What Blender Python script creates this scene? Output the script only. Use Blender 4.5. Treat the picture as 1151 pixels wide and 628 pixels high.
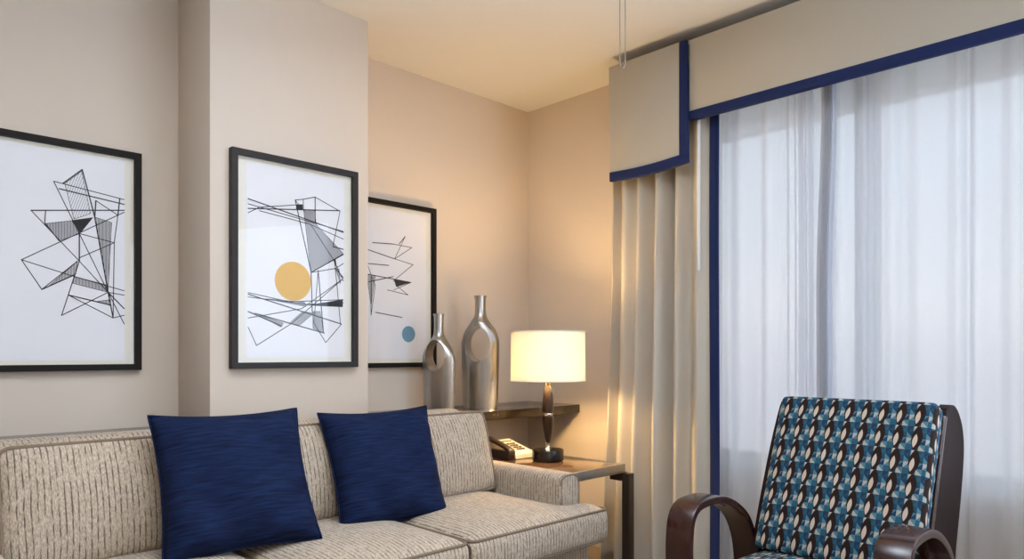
import bpy, bmesh, math, random
from mathutils import Vector, Matrix
for _o in list(bpy.data.objects):
    bpy.data.objects.remove(_o)
SC = bpy.context.scene
COL = SC.collection
R = math.radians
random.seed(7)

# ------------------------------------------------------------------ camera, world, large lights, exposure
EYE = 1.12
cam_data = bpy.data.cameras.new('camera')
cam = bpy.data.objects.new('camera', cam_data)
COL.objects.link(cam)
cam.location = (0, 0, EYE)
cam.rotation_euler = (R(90), 0, -R(44.5))
cam_data.sensor_width = 36
cam_data.lens = 36 * 795 / 1151
cam_data.shift_y = (397 - 314) / 1151
cam_data.clip_start = 0.05
SC.camera = cam

SC.view_settings.view_transform = 'Standard'
SC.view_settings.look = 'None'
SC.view_settings.exposure = 0.72
SC.view_settings.gamma = 1.0
SC.view_settings.use_curve_mapping = False

SKY = 0.74
world = bpy.data.worlds.new('overcast_sky')
SC.world = world
world.use_nodes = True
nt = world.node_tree
nt.nodes.clear()
w_out = nt.nodes.new('ShaderNodeOutputWorld')
w_bg = nt.nodes.new('ShaderNodeBackground')
w_tc = nt.nodes.new('ShaderNodeTexCoord')
w_sep = nt.nodes.new('ShaderNodeSeparateXYZ')
w_ramp = nt.nodes.new('ShaderNodeValToRGB')
w_map = nt.nodes.new('ShaderNodeMapRange')
w_map.inputs['From Min'].default_value = -0.4
w_map.inputs['From Max'].default_value = 0.6
nt.links.new(w_tc.outputs['Generated'], w_sep.inputs[0])
nt.links.new(w_sep.outputs['Z'], w_map.inputs['Value'])
nt.links.new(w_map.outputs[0], w_ramp.inputs[0])
nt.links.new(w_ramp.outputs[0], w_bg.inputs[0])
nt.links.new(w_bg.outputs[0], w_out.inputs[0])
e = w_ramp.color_ramp.elements
e[0].position = 0.0; e[0].color = (0.46, 0.47, 0.53, 1)
e[1].position = 1.0; e[1].color = (0.72, 0.86, 1.0, 1)
k = e.new(0.36); k.color = (0.66, 0.66, 0.72, 1)
k = e.new(0.46); k.color = (0.95, 0.95, 0.97, 1)
k = e.new(0.62); k.color = (0.80, 0.90, 1.0, 1)
w_bg.inputs[1].default_value = SKY


def area_light(name, loc, rot, sx, sy, power, color, portal=False):
    l = bpy.data.lights.new(name, 'AREA')
    l.shape = 'RECTANGLE'
    l.size, l.size_y = sx, sy
    l.energy = power
    l.color = color
    o = bpy.data.objects.new(name, l)
    o.location, o.rotation_euler = loc, rot
    COL.objects.link(o)
    if portal:
        l.cycles.is_portal = True
    return o


# sky portal in the window opening; the other area lights are added unseen fills
area_light('window_portal', (3.42, 0.30, 1.41), (0, R(90), 0), 1.6, 3.2, 1, (1, 1, 1), portal=True)
area_light('rear_fill', (-0.5, -2.45, 1.65), (R(90), 0, R(-12)), 2.4, 1.5, 9, (1.0, 0.95, 0.88))  # added fill from behind the camera; no window is built there
area_light('side_key_fill', (2.61, -0.55, 1.45), (R(90), 0, R(65)), 1.9, 1.5, 32, (0.67, 0.80, 1.0))  # added cool key just out of view, boosting the window side
area_light('ceiling_fill', (-0.3, -0.6, 2.62), (0, 0, 0), 1.4, 1.4, 10, (1.0, 0.94, 0.86))  # added overhead fill behind the camera, not a room fitting
area_light('uplight_fill', (1.0, 1.0, 2.05), (R(180 - 16), 0, R(-45 + 180)), 0.7, 0.7, 60, (0.71, 0.82, 1.0))  # added above the view only to brighten the ceiling


# ------------------------------------------------------------------ helpers
def lin(c):
    return tuple((v / 12.92 if v <= 0.04045 else ((v + 0.055) / 1.055) ** 2.4) for v in [q / 255 for q in c]) + (1,)


class NT:
    """small wrapper to chain shader nodes"""
    def __init__(self, name):
        self.m = bpy.data.materials.new(name)
        self.m.use_nodes = True
        self.t = self.m.node_tree
        self.t.nodes.clear()
        self.out = self.t.nodes.new('ShaderNodeOutputMaterial')

    def n(self, kind, **kw):
        nd = self.t.nodes.new(kind)
        for a, b in kw.items():
            setattr(nd, a, b)
        return nd

    def set(self, sock, v):
        if hasattr(v, 'links'):
            self.t.links.new(v, sock)
        else:
            sock.default_value = v

    def math(self, op, a, b=0.0, c=None):
        nd = self.n('ShaderNodeMath', operation=op)
        self.set(nd.inputs[0], a)
        self.set(nd.inputs[1], b)
        if c is not None:
            self.set(nd.inputs[2], c)
        return nd.outputs[0]

    def mix(self, f, a, b):
        nd = self.n('ShaderNodeMix', data_type='RGBA')
        self.set(nd.inputs[0], f)
        self.set(nd.inputs[6], a)
        self.set(nd.inputs[7], b)
        return nd.outputs[2]

    def noise(self, vec, scale, detail=3.0, rough=0.5, dim='3D'):
        nd = self.n('ShaderNodeTexNoise', noise_dimensions=dim)
        if vec is not None:
            self.t.links.new(vec, nd.inputs['Vector'])
        nd.inputs['Scale'].default_value = scale
        nd.inputs['Detail'].default_value = detail
        nd.inputs['Roughness'].default_value = rough
        return nd.outputs['Fac']

    def coord(self, which='Object', scale=(1, 1, 1)):
        tc = self.n('ShaderNodeTexCoord')
        mp = self.n('ShaderNodeMapping')
        mp.inputs['Scale'].default_value = scale
        self.t.links.new(tc.outputs[which], mp.inputs[0])
        return mp.outputs[0]

    def xyz(self, vec):
        s = self.n('ShaderNodeSeparateXYZ')
        self.t.links.new(vec, s.inputs[0])
        return s.outputs

    def ramp(self, f, lo, hi):
        mr = self.n('ShaderNodeMapRange')
        mr.inputs['From Min'].default_value = lo
        mr.inputs['From Max'].default_value = hi
        self.t.links.new(f, mr.inputs[0])
        return mr.outputs[0]

    def bump(self, h, strength=0.3, dist=0.002):
        b = self.n('ShaderNodeBump')
        b.inputs['Strength'].default_value = strength
        b.inputs['Distance'].default_value = dist
        self.t.links.new(h, b.inputs['Height'])
        return b.outputs[0]

    def bsdf(self, color, rough=0.5, metal=0.0, normal=None, **kw):
        p = self.n('ShaderNodeBsdfPrincipled')
        self.set(p.inputs['Base Color'], color)
        self.set(p.inputs['Roughness'], rough)
        self.set(p.inputs['Metallic'], metal)
        for a, b in kw.items():
            self.set(p.inputs[a.replace('_', ' ')], b)
        if normal is not None:
            self.t.links.new(normal, p.inputs['Normal'])
        return p.outputs[0]

    def done(self, shader):
        self.t.links.new(shader, self.out.inputs[0])
        return self.m


def simple(name, rgb, rough=0.5, metal=0.0, vary=0.06, scale=30, bump=0.0, **kw):
    m = NT(name)
    v = m.coord()
    f = m.noise(v, scale)
    c = lin(rgb)
    d = tuple(x * (1 - vary) for x in c[:3]) + (1,)
    b = tuple(min(1, x * (1 + vary)) for x in c[:3]) + (1,)
    nrm = m.bump(f, bump) if bump else None
    return m.done(m.bsdf(m.mix(f, d, b), rough, metal, nrm, **kw))


def link(name, me, mat, parent=None):
    o = bpy.data.objects.new(name, me)
    COL.objects.link(o)
    if mat is not None:
        for q in (mat if isinstance(mat, (list, tuple)) else [mat]):
            me.materials.append(q)
    if parent is not None:
        o.parent = parent
    return o


def finish(name, bm, mat, parent=None, sharp=38, smooth=True, flip=True):
    if flip:
        bmesh.ops.recalc_face_normals(bm, faces=bm.faces)
    if smooth:
        for f in bm.faces:
            f.smooth = True
        for ed in bm.edges:
            if len(ed.link_faces) == 2 and ed.calc_face_angle(0) > R(sharp):
                ed.smooth = False
    me = bpy.data.meshes.new(name)
    bm.to_mesh(me)
    bm.free()
    return link(name, me, mat, parent)


def tag(o, label=None, cat=None, group=None, kind=None):
    if label: o['label'] = label
    if cat: o['category'] = cat
    if group: o['group'] = group
    if kind: o['kind'] = kind
    return o


def empty(name, loc, label, cat, group=None, rz=0.0, kind=None):
    o = bpy.data.objects.new(name, None)
    o.empty_display_size = 0.1
    o.location = loc
    o.rotation_euler = (0, 0, rz)
    COL.objects.link(o)
    return tag(o, label, cat, group, kind)


def add_box(bm, lo, hi, bevel=0.0, seg=2):
    r = bmesh.ops.create_cube(bm, size=1)
    vs = r['verts']
    for v in vs:
        v.co = Vector([lo[i] + (hi[i] - lo[i]) * (v.co[i] + 0.5) for i in range(3)])
    if bevel > 0:
        es = list({ed for v in vs for ed in v.link_edges})
        bmesh.ops.bevel(bm, geom=es, offset=bevel, segments=seg, affect='EDGES', profile=0.5)
    return bm


def box(name, lo, hi, mat, parent=None, bevel=0.0, seg=2):
    return finish(name, add_box(bmesh.new(), lo, hi, bevel, seg), mat, parent)


def add_lathe(bm, prof, n=48, cx=0, cy=0, sy=1.0, cap=True):
    """prof: list of (radius, z); sy: flattening in y (number or function of radius,z)"""
    rings = []
    for r, z in prof:
        k = sy(r, z) if callable(sy) else sy
        rings.append([bm.verts.new((cx + r * math.cos(2 * math.pi * i / n), cy + r * k * math.sin(2 * math.pi * i / n), z)) for i in range(n)])
    for a, b in zip(rings, rings[1:]):
        for i in range(n):
            bm.faces.new((a[i], a[(i + 1) % n], b[(i + 1) % n], b[i]))
    if cap:
        bm.faces.new(rings[0][::-1])
        bm.faces.new(rings[-1])
    return bm


def add_tube(bm, pts, r, n=8, closed=False):
    pts = [Vector(p) for p in pts]
    m = len(pts)
    up = None
    rings = []
    for i, p in enumerate(pts):
        if closed:
            t = (pts[(i + 1) % m] - pts[i - 1]).normalized()
        else:
            t = (pts[min(i + 1, m - 1)] - pts[max(i - 1, 0)]).normalized()
        if up is None:
            up = Vector((0, 0, 1)) if abs(t.z) < 0.9 else Vector((1, 0, 0))
        up = (up - t * up.dot(t)).normalized()
        s = t.cross(up)
        rings.append([bm.verts.new(p + r * (math.cos(2 * math.pi * j / n) * up + math.sin(2 * math.pi * j / n) * s)) for j in range(n)])
    for i in range(m if closed else m - 1):
        a, b = rings[i], rings[(i + 1) % m]
        for j in range(n):
            bm.faces.new((a[j], a[(j + 1) % n], b[(j + 1) % n], b[j]))
    if not closed:
        bm.faces.new(rings[0][::-1])
        bm.faces.new(rings[-1])
    return bm


def spline(pts, k=8):
    """Catmull-Rom through the points"""
    P = [Vector(p) for p in pts]
    P = [P[0] * 2 - P[1]] + P + [P[-1] * 2 - P[-2]]
    out = []
    for i in range(1, len(P) - 2):
        for j in range(k):
            t = j / k
            a, b, c, d = P[i - 1:i + 3]
            out.append(0.5 * ((2 * b) + (c - a) * t + (2 * a - 5 * b + 4 * c - d) * t * t + (3 * b - a - 3 * c + d) * t ** 3))
    out.append(P[-2])
    return out


def add_prism(bm, poly, axis, a, b, bevel=0.0, seg=2):
    """poly in the plane perpendicular to axis ('x': (y,z), 'y': (x,z), 'z': (x,y)), extruded from a to b"""
    def co(p, t):
        return {'x': (t, p[0], p[1]), 'y': (p[0], t, p[1]), 'z': (p[0], p[1], t)}[axis]
    A = [bm.verts.new(co(p, a)) for p in poly]
    B = [bm.verts.new(co(p, b)) for p in poly]
    n = len(poly)
    fa = bm.faces.new(A)
    fb = bm.faces.new(B[::-1])
    for i in range(n):
        bm.faces.new((A[i], B[i], B[(i + 1) % n], A[(i + 1) % n]))
    if bevel > 0:
        es = list({ed for f in (fa, fb) for ed in f.edges})
        bmesh.ops.bevel(bm, geom=es, offset=bevel, segments=seg, affect='EDGES', profile=0.5)
    return bm


def seg_dist(p, a, b):
    d = (b[0] - a[0], b[1] - a[1])
    L = d[0] ** 2 + d[1] ** 2
    t = max(0, min(1, ((p[0] - a[0]) * d[0] + (p[1] - a[1]) * d[1]) / L)) if L else 0
    return math.hypot(p[0] - a[0] - t * d[0], p[1] - a[1] - t * d[1])


def subdivide_axis(stops, step):
    out = [stops[0]]
    for a, b in zip(stops, stops[1:]):
        n = max(1, round((b - a) / step))
        out += [a + (b - a) * (i + 1) / n for i in range(n)]
    return out


def cushion_bm(outline, h, r, crown, step=0.045, soft=0.16, bottom=0.0, warp=None):
    """stuffed slab on a rectilinear outline (CCW), from z=0 to z=h, crowned on top"""
    xs = subdivide_axis(sorted({p[0] for p in outline}), step)
    ys = subdivide_axis(sorted({p[1] for p in outline}), step)

    def inside(x, y):
        c = False
        for (x0, y0), (x1, y1) in zip(outline, outline[1:] + outline[:1]):
            if (y0 > y) != (y1 > y) and x < (x1 - x0) * (y - y0) / (y1 - y0) + x0:
                c = not c
        return c
    bm = bmesh.new()
    top, bot = {}, {}

    def vert(i, j):
        if (i, j) not in top:
            p = (xs[i], ys[j])
            d = min(seg_dist(p, a, b) for a, b in zip(outline, outline[1:] + outline[:1]))
            g = 1 - math.exp(-(d / soft) * 2.2)
            top[i, j] = bm.verts.new((p[0], p[1], h + crown * g))
            bot[i, j] = bm.verts.new((p[0], p[1], -bottom * g))
        return top[i, j], bot[i, j]
    for i in range(len(xs) - 1):
        for j in range(len(ys) - 1):
            if inside((xs[i] + xs[i + 1]) / 2, (ys[j] + ys[j + 1]) / 2):
                q = [vert(i, j), vert(i + 1, j), vert(i + 1, j + 1), vert(i, j + 1)]
                bm.faces.new([a for a, _ in q])
                bm.faces.new([b for _, b in q][::-1])
    inv = {v: k for k, v in top.items()}
    for ed in [ed for ed in bm.edges if len(ed.link_faces) == 1 and ed.verts[0] in inv]:
        a, b = ed.verts
        bm.faces.new((a, b, bot[inv[b]], bot[inv[a]]))
    bmesh.ops.recalc_face_normals(bm, faces=bm.faces)
    es = [ed for ed in bm.edges if ed.calc_face_angle(0) > R(55)]
    bmesh.ops.bevel(bm, geom=es, offset=r, segments=3, affect='EDGES', profile=0.5, clamp_overlap=True)
    if warp:
        for v in bm.verts:
            v.co = Vector(warp(v.co))
    return bm


def rounded_loop(outline, rc, z, inset=0.0, n=5):
    """closed loop of points around a rectilinear outline with rounded corners, moved inwards by inset"""
    pts = []
    m = len(outline)
    for i in range(m):
        p0, p, p1 = Vector(outline[i - 1]), Vector(outline[i]), Vector(outline[(i + 1) % m])
        a, b = (p0 - p).normalized(), (p1 - p).normalized()
        turn = (p - p0).x * (p1 - p).y - (p - p0).y * (p1 - p).x
        s = 1 if turn > 0 else -1
        c = p + (a + b) * inset * s
        for j in range(n + 1):
            t = j / n
            q = (c + a * rc) * (1 - t) ** 2 + c * 2 * t * (1 - t) + (c + b * rc) * t ** 2
            pts.append((q.x, q.y, z))
    return pts


def subsurf(o, lv=1):
    s = o.modifiers.new('smooth', 'SUBSURF')
    s.levels = s.render_levels = lv
    return o


def copy_thing(o, loc, rz, label):
    c = o.copy(); COL.objects.link(c)
    c.location = loc; c.rotation_euler = (0, 0, rz); c['label'] = label
    for ch in list(o.children):
        d = ch.copy(); COL.objects.link(d); d.parent = c
        for g in list(ch.children):
            q = g.copy(); COL.objects.link(q); q.parent = d
    return c

# ------------------------------------------------------------------ line drawings (fractions of each frame)
A2_LINES = [[(0.127, 0.219), (0.887, 0.315)], [(0.127, 0.284), (0.209, 0.251), (0.49, 0.213)], [(0.127, 0.264), (0.857, 0.207)], [(0.127, 0.243), (0.57, 0.282), (0.887, 0.31)], [(0.209, 0.267), (0.593, 0.296), (0.887, 0.349)], [(0.543, 0.232), (0.483, 0.19), (0.548, 0.18), (0.548, 0.231)], [(0.483, 0.19), (0.612, 0.533)], [(0.548, 0.18), (0.645, 0.159), (0.857, 0.21), (0.795, 0.393)], [(0.645, 0.159), (0.645, 0.286)], [(0.612, 0.533), (0.887, 0.427)], [(0.605, 0.296), (0.807, 0.464), (0.887, 0.563)], [(0.612, 0.533), (0.819, 0.502), (0.887, 0.473)], [(0.807, 0.457), (0.831, 0.59), (0.861, 0.782)], [(0.67, 0.521), (0.635, 0.78), (0.734, 0.877), (0.87, 0.782)], [(0.67, 0.521), (0.715, 0.828)], [(0.127, 0.658), (0.87, 0.782)], [(0.127, 0.671), (0.57, 0.691), (0.887, 0.674)], [(0.127, 0.651), (0.435, 0.683), (0.887, 0.657)], [(0.127, 0.768), (0.536, 0.713), (0.882, 0.552)], [(0.882, 0.552), (0.457, 0.786), (0.188, 0.894), (0.127, 0.81)], [(0.127, 0.738), (0.379, 0.801)], [(0.177, 0.745), (0.723, 0.83)], [(0.795, 0.393), (0.887, 0.401)], [(0.819, 0.502), (0.887, 0.546)], [(0.612, 0.533), (0.621, 0.724)]]
A2_FILLS = [([(0.49, 0.21), (0.543, 0.205), (0.543, 0.232), (0.49, 0.237)], 0), ([(0.551, 0.231), (0.64, 0.226), (0.654, 0.294), (0.887, 0.423), (0.612, 0.533)], 1), ([(0.57, 0.696), (0.882, 0.656), (0.882, 0.695)], 0), ([(0.198, 0.749), (0.39, 0.787), (0.369, 0.805)], 1), ([(0.435, 0.787), (0.543, 0.727), (0.635, 0.732), (0.52, 0.793)], 1), ([(0.621, 0.724), (0.687, 0.723), (0.715, 0.828), (0.628, 0.808)], 1), ([(0.795, 0.457), (0.819, 0.456), (0.831, 0.505)], 0), ([(0.261, 0.675), (0.558, 0.681), (0.57, 0.702)], 1), ([(0.819, 0.506), (0.849, 0.503), (0.861, 0.577)], 1)]
A1_LINES = [[(0.638, 0.112), (0.525, 0.186)], [(0.621, 0.396), (0.473, 0.182), (0.896, 0.219)], [(0.638, 0.112), (0.713, 0.315)], [(0.504, 0.211), (0.896, 0.241)], [(0.348, 0.319), (0.896, 0.268)], [(0.348, 0.319), (0.621, 0.517), (0.795, 0.648)], [(0.428, 0.312), (0.423, 0.364), (0.504, 0.437)], [(0.296, 0.531), (0.856, 0.294), (0.896, 0.277)], [(0.296, 0.531), (0.407, 0.651), (0.61, 0.518)], [(0.296, 0.531), (0.577, 0.584), (0.896, 0.637)], [(0.407, 0.651), (0.59, 0.58)], [(0.621, 0.396), (0.833, 0.421), (0.626, 0.501)], [(0.621, 0.396), (0.621, 0.517)], [(0.72, 0.241), (0.856, 0.294), (0.833, 0.421), (0.826, 0.763)], [(0.72, 0.241), (0.713, 0.315)], [(0.621, 0.396), (0.795, 0.648), (0.896, 0.789)], [(0.713, 0.315), (0.795, 0.648)], [(0.621, 0.517), (0.518, 0.759), (0.795, 0.648), (0.896, 0.657)], [(0.557, 0.669), (0.826, 0.763), (0.896, 0.749)], [(0.557, 0.669), (0.81, 0.705)], [(0.795, 0.648), (0.896, 0.719)], [(0.795, 0.648), (0.826, 0.763)], [(0.868, 0.218), (0.856, 0.294)]]
A1_FILLS = [([(0.577, 0.341), (0.704, 0.317), (0.626, 0.396)], 0), ([(0.423, 0.369), (0.577, 0.343), (0.626, 0.396), (0.504, 0.437)], 1), ([(0.713, 0.315), (0.817, 0.331), (0.795, 0.639)], 1), ([(0.61, 0.518), (0.6, 0.575), (0.442, 0.638)], 1), ([(0.593, 0.587), (0.788, 0.615), (0.795, 0.648), (0.577, 0.616)], 1), ([(0.73, 0.691), (0.81, 0.68), (0.81, 0.708)], 1), ([(0.536, 0.185), (0.635, 0.12), (0.687, 0.302), (0.59, 0.335)], 2)]
A3_LINES = [[(0.652, 0.198), (0.534, 0.343), (0.744, 0.366), (0.518, 0.478)], [(0.511, 0.254), (0.73, 0.261), (0.534, 0.343)], [(0.523, 0.468), (0.72, 0.477), (0.523, 0.532)], [(0.551, 0.503), (0.685, 0.556), (0.452, 0.534)], [(0.652, 0.198), (0.584, 0.249)], [(0.292, 0.261), (0.511, 0.254)], [(0.214, 0.302), (0.534, 0.343)], [(0.214, 0.388), (0.468, 0.386)], [(0.214, 0.449), (0.72, 0.477)], [(0.214, 0.501), (0.518, 0.451)], [(0.277, 0.464), (0.277, 0.69)], [(0.323, 0.672), (0.617, 0.696)], [(0.214, 0.362), (0.323, 0.514), (0.277, 0.69)], [(0.047, 0.407), (0.214, 0.302)], [(0.017, 0.476), (0.214, 0.501)]]
A3_FILLS = [([(0.523, 0.465), (0.72, 0.477), (0.551, 0.513)], 0), ([(0.23, 0.451), (0.323, 0.457), (0.277, 0.638)], 1)]

# ------------------------------------------------------------------ materials
def wall_material():
    m = NT('wall_paint')
    v = m.coord('Object')
    f = m.noise(v, 220, 2)
    g = m.noise(v, 1.3, 2)
    c = m.mix(g, lin((211, 197, 181)), lin((217, 203, 187)))
    return m.done(m.bsdf(c, 0.85, 0, m.bump(f, 0.10, 0.002)))


def curtain_material(name, rgb, trans=0.25, open_weave=0.0):
    m = NT(name)
    v = m.coord('Object', (1, 1, 1))
    f = m.noise(v, 260, 2)
    c = lin(rgb)
    col = m.mix(f, tuple(x * 0.93 for x in c[:3]) + (1,), c)
    d = m.n('ShaderNodeBsdfDiffuse')
    t = m.n('ShaderNodeBsdfTranslucent')
    m.set(d.inputs[0], col)
    m.set(t.inputs[0], col)
    x = m.n('ShaderNodeMixShader')
    x.inputs[0].default_value = trans
    m.t.links.new(d.outputs[0], x.inputs[1])
    m.t.links.new(t.outputs[0], x.inputs[2])
    if open_weave:
        tr = m.n('ShaderNodeBsdfTransparent')
        y = m.n('ShaderNodeMixShader')
        y.inputs[0].default_value = open_weave
        m.t.links.new(x.outputs[0], y.inputs[1])
        m.t.links.new(tr.outputs[0], y.inputs[2])
        return m.done(y.outputs[0])
    return m.done(x.outputs[0])


def sheer_material():
    m = NT('sheer_voile')
    v = m.coord('Object', (1, 1, 1))
    weave = m.noise(v, 400, 1)
    d = m.n('ShaderNodeBsdfDiffuse')
    t = m.n('ShaderNodeBsdfTranslucent')
    d.inputs[0].default_value = (0.83, 0.86, 0.91, 1)
    t.inputs[0].default_value = (0.86, 0.87, 0.90, 1)
    x = m.n('ShaderNodeMixShader')
    x.inputs[0].default_value = 0.60
    m.t.links.new(d.outputs[0], x.inputs[1])
    m.t.links.new(t.outputs[0], x.inputs[2])
    tr = m.n('ShaderNodeBsdfTransparent')
    y = m.n('ShaderNodeMixShader')
    # denser when the cloth is seen at a slant, as threads close up
    lw = m.n('ShaderNodeLayerWeight')
    lw.inputs[0].default_value = 0.45
    fac = m.math('ADD', m.math('MULTIPLY', lw.outputs['Facing'], 0.52), m.math('MULTIPLY_ADD', weave, 0.10, 0.66))
    fac = m.math('MINIMUM', fac, 0.97)
    m.t.links.new(fac, y.inputs[0])
    m.t.links.new(tr.outputs[0], y.inputs[1])
    m.t.links.new(x.outputs[0], y.inputs[2])
    return m.done(y.outputs[0])


def glass_material(name, ior=1.5, tint=(1, 1, 1)):
    m = NT(name)
    fr = m.n('ShaderNodeFresnel')
    fr.inputs[0].default_value = ior
    tr = m.n('ShaderNodeBsdfTransparent')
    tr.inputs[0].default_value = tuple(tint) + (1,)
    g = m.n('ShaderNodeBsdfGlossy')
    g.inputs['Roughness'].default_value = 0.02
    x = m.n('ShaderNodeMixShader')
    ge = m.n('ShaderNodeNewGeometry')
    fac = m.math('MULTIPLY', fr.outputs[0], m.math('SUBTRACT', 1.0, ge.outputs['Backfacing']))
    m.t.links.new(fac, x.inputs[0])
    m.t.links.new(tr.outputs[0], x.inputs[1])
    m.t.links.new(g.outputs[0], x.inputs[2])
    return m.done(x.outputs[0])


def chenille(name, axis):
    """oatmeal chenille with broken dark stripes at constant x (axis 0) or y (axis 1)"""
    m = NT(name)
    v = m.coord('Object')
    s = m.xyz(v)
    a = s[axis]
    wob = m.noise(v, 9, 2)
    t = m.math('FRACT', m.math('MULTIPLY_ADD', wob, 0.5, m.math('MULTIPLY', a, 66.0)))
    line = m.math('LESS_THAN', t, 0.24)
    other = 1 - axis
    sc = [0, 0, 0]
    sc[axis] = 150
    sc[other] = 30
    sc[2] = 30
    dash = m.noise(m.coord('Object', tuple(sc)), 1.0, 2)
    dash = m.ramp(dash, 0.36, 0.56)
    sc[axis] = 380
    sc[other] = 110
    sc[2] = 110
    fine = m.noise(m.coord('Object', tuple(sc)), 1.0, 3)
    speck = m.noise(v, 320, 2)
    base = m.mix(m.ramp(fine, 0.3, 0.72), lin((148, 130, 108)), lin((208, 192, 172)))
    base = m.mix(m.math('MULTIPLY', m.ramp(speck, 0.5, 0.75), 0.35), base, lin((128, 108, 88)))
    col = m.mix(m.math('MULTIPLY', m.math('MULTIPLY', line, dash), 0.85), base, lin((74, 58, 46)))
    h = m.math('SUBTRACT', fine, m.math('MULTIPLY', line, 0.6))
    return m.done(m.bsdf(col, 0.95, 0, m.bump(h, 0.6, 0.003), Sheen_Weight=0.15))


def velvet():
    m = NT('navy_chenille')
    v = m.coord('Object', (14, 14, 150))
    f = m.noise(v, 1.0, 4)
    g = m.noise(m.coord('Object'), 9, 3)
    c = m.mix(m.ramp(f, 0.3, 0.7), lin((7, 14, 34)), lin((21, 38, 74)))
    c = m.mix(m.math('MULTIPLY', g, 0.45), c, lin((10, 22, 54)))
    return m.done(m.bsdf(c, 0.85, 0, m.bump(f, 0.5, 0.002), Specular_IOR_Level=0.15))


def retro_pod_fabric():
    """retro upholstery: columns of brown and beige pods between teal, blue and ivory triangles"""
    m = NT('retro_pod_fabric')
    tc = m.n('ShaderNodeTexCoord')
    s = m.xyz(tc.outputs['UV'])
    CW, CH = 0.0545, 0.080
    U = m.math('DIVIDE', s[0], CW)
    V = m.math('DIVIDE', s[1], CH)
    u = m.math('FRACT', U)
    v = m.math('FRACT', V)
    # triangles: three columns, four rows, diagonals
    gx = m.math('MULTIPLY', u, 3.0)
    gy = m.math('MULTIPLY', v, 4.0)
    fx, fy = m.math('FRACT', gx), m.math('FRACT', gy)
    ix, iy = m.math('FLOOR', gx), m.math('FLOOR', gy)
    par = m.math('MODULO', m.math('ADD', ix, iy), 2.0)
    d1 = m.math('GREATER_THAN', fx, fy)
    d2 = m.math('GREATER_THAN', m.math('ADD', fx, fy), 1.0)
    # where par: one diagonal, else the other
    tri = m.math('ADD', m.math('MULTIPLY', par, d1), m.math('MULTIPLY', m.math('SUBTRACT', 1.0, par), d2))
    code = m.math('MODULO', m.math('ADD', m.math('ADD', ix, m.math('MULTIPLY', iy, 2.0)), m.math('MULTIPLY', tri, 2.0)), 5.0)
    teal, blue, ivory, pale, deep = lin((36, 80, 98)), lin((26, 50, 76)), lin((158, 154, 142)), lin((70, 112, 128)), lin((28, 66, 86))
    c = m.mix(m.math('COMPARE', code, 1.0, 0.1), teal, blue)
    c = m.mix(m.math('COMPARE', code, 2.0, 0.1), c, m.mix(tri, ivory, teal))
    c = m.mix(m.math('COMPARE', code, 3.0, 0.1), c, deep)
    c = m.mix(m.math('COMPARE', code, 4.0, 0.1), c, pale)

    def pod(cx, cy, hw, hh, lean):
        # lens |du| < hw * (1 - (dv/hh)^2), leaning with dv
        dv = m.math('SUBTRACT', v, cy)
        du = m.math('SUBTRACT', m.math('SUBTRACT', u, cx), m.math('MULTIPLY', dv, lean))
        q = m.math('DIVIDE', dv, hh)
        lim = m.math('MULTIPLY', m.math('SUBTRACT', 1.0, m.math('MULTIPLY', q, q)), hw)
        return m.math('LESS_THAN', m.math('ABSOLUTE', du), lim)
    brown, beige = lin((33, 18, 13)), lin((190, 172, 154))
    c = m.mix(pod(0.52, 0.98, 0.16, 0.07, 0.0), c, beige)
    c = m.mix(pod(0.54, 0.52, 0.285, 0.57, 0.10), c, brown)
    c = m.mix(pod(0.45, 0.40, 0.125, 0.29, 0.16), c, beige)
    f = m.noise(tc.outputs['UV'], 900, 2)
    return m.done(m.bsdf(c, 0.8, 0, m.bump(f, 0.3, 0.001), Specular_IOR_Level=0.2))


def wood(name, dark, light, rough=0.25, axis_scale=(3, 40, 40), coat=0.3, spec=0.5):
    m = NT(name)
    v = m.coord('Object', axis_scale)
    f = m.noise(v, 1.0, 5, 0.6)
    c = m.mix(m.ramp(f, 0.3, 0.7), lin(dark), lin(light))
    return m.done(m.bsdf(c, rough, 0, None, Coat_Weight=coat, Coat_Roughness=0.12, Specular_IOR_Level=spec))


def brushed(name, rgb, rough=0.3, sc=(60, 60, 3)):
    m = NT(name)
    f = m.noise(m.coord('Object', sc), 1.0, 4)
    g = m.noise(m.coord('Object'), 7, 3)
    c = lin(rgb)
    col = m.mix(m.ramp(f, 0.3, 0.7), tuple(x * 0.72 for x in c[:3]) + (1,), c)
    col = m.mix(m.math('MULTIPLY', m.ramp(g, 0.45, 0.7), 0.35), col, tuple(x * 0.5 for x in c[:3]) + (1,))
    return m.done(m.bsdf(col, m.math('MULTIPLY_ADD', f, 0.15, rough), 1.0, m.bump(f, 0.08, 0.001)))


def shade_material():
    m = NT('lamp_shade_linen')
    f = m.noise(m.coord('Object', (1, 1, 1)), 240, 2)
    col = m.mix(f, (0.86, 0.82, 0.74, 1), (0.93, 0.90, 0.83, 1))
    d = m.n('ShaderNodeBsdfDiffuse')
    t = m.n('ShaderNodeBsdfTranslucent')
    m.set(d.inputs[0], col)
    m.set(t.inputs[0], col)
    x = m.n('ShaderNodeMixShader')
    x.inputs[0].default_value = 0.20
    m.t.links.new(d.outputs[0], x.inputs[1])
    m.t.links.new(t.outputs[0], x.inputs[2])
    return m.done(x.outputs[0])


def floor_material():
    m = NT('beige_carpet')
    v = m.coord('Object')
    f = m.noise(v, 180, 3)
    g = m.noise(v, 5, 3)
    c = m.mix(f, lin((120, 106, 92)), lin((164, 148, 130)))
    c = m.mix(m.math('MULTIPLY', g, 0.4), c, lin((112, 100, 90)))
    return m.done(m.bsdf(c, 0.95, 0, m.bump(f, 0.6, 0.004)))


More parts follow.
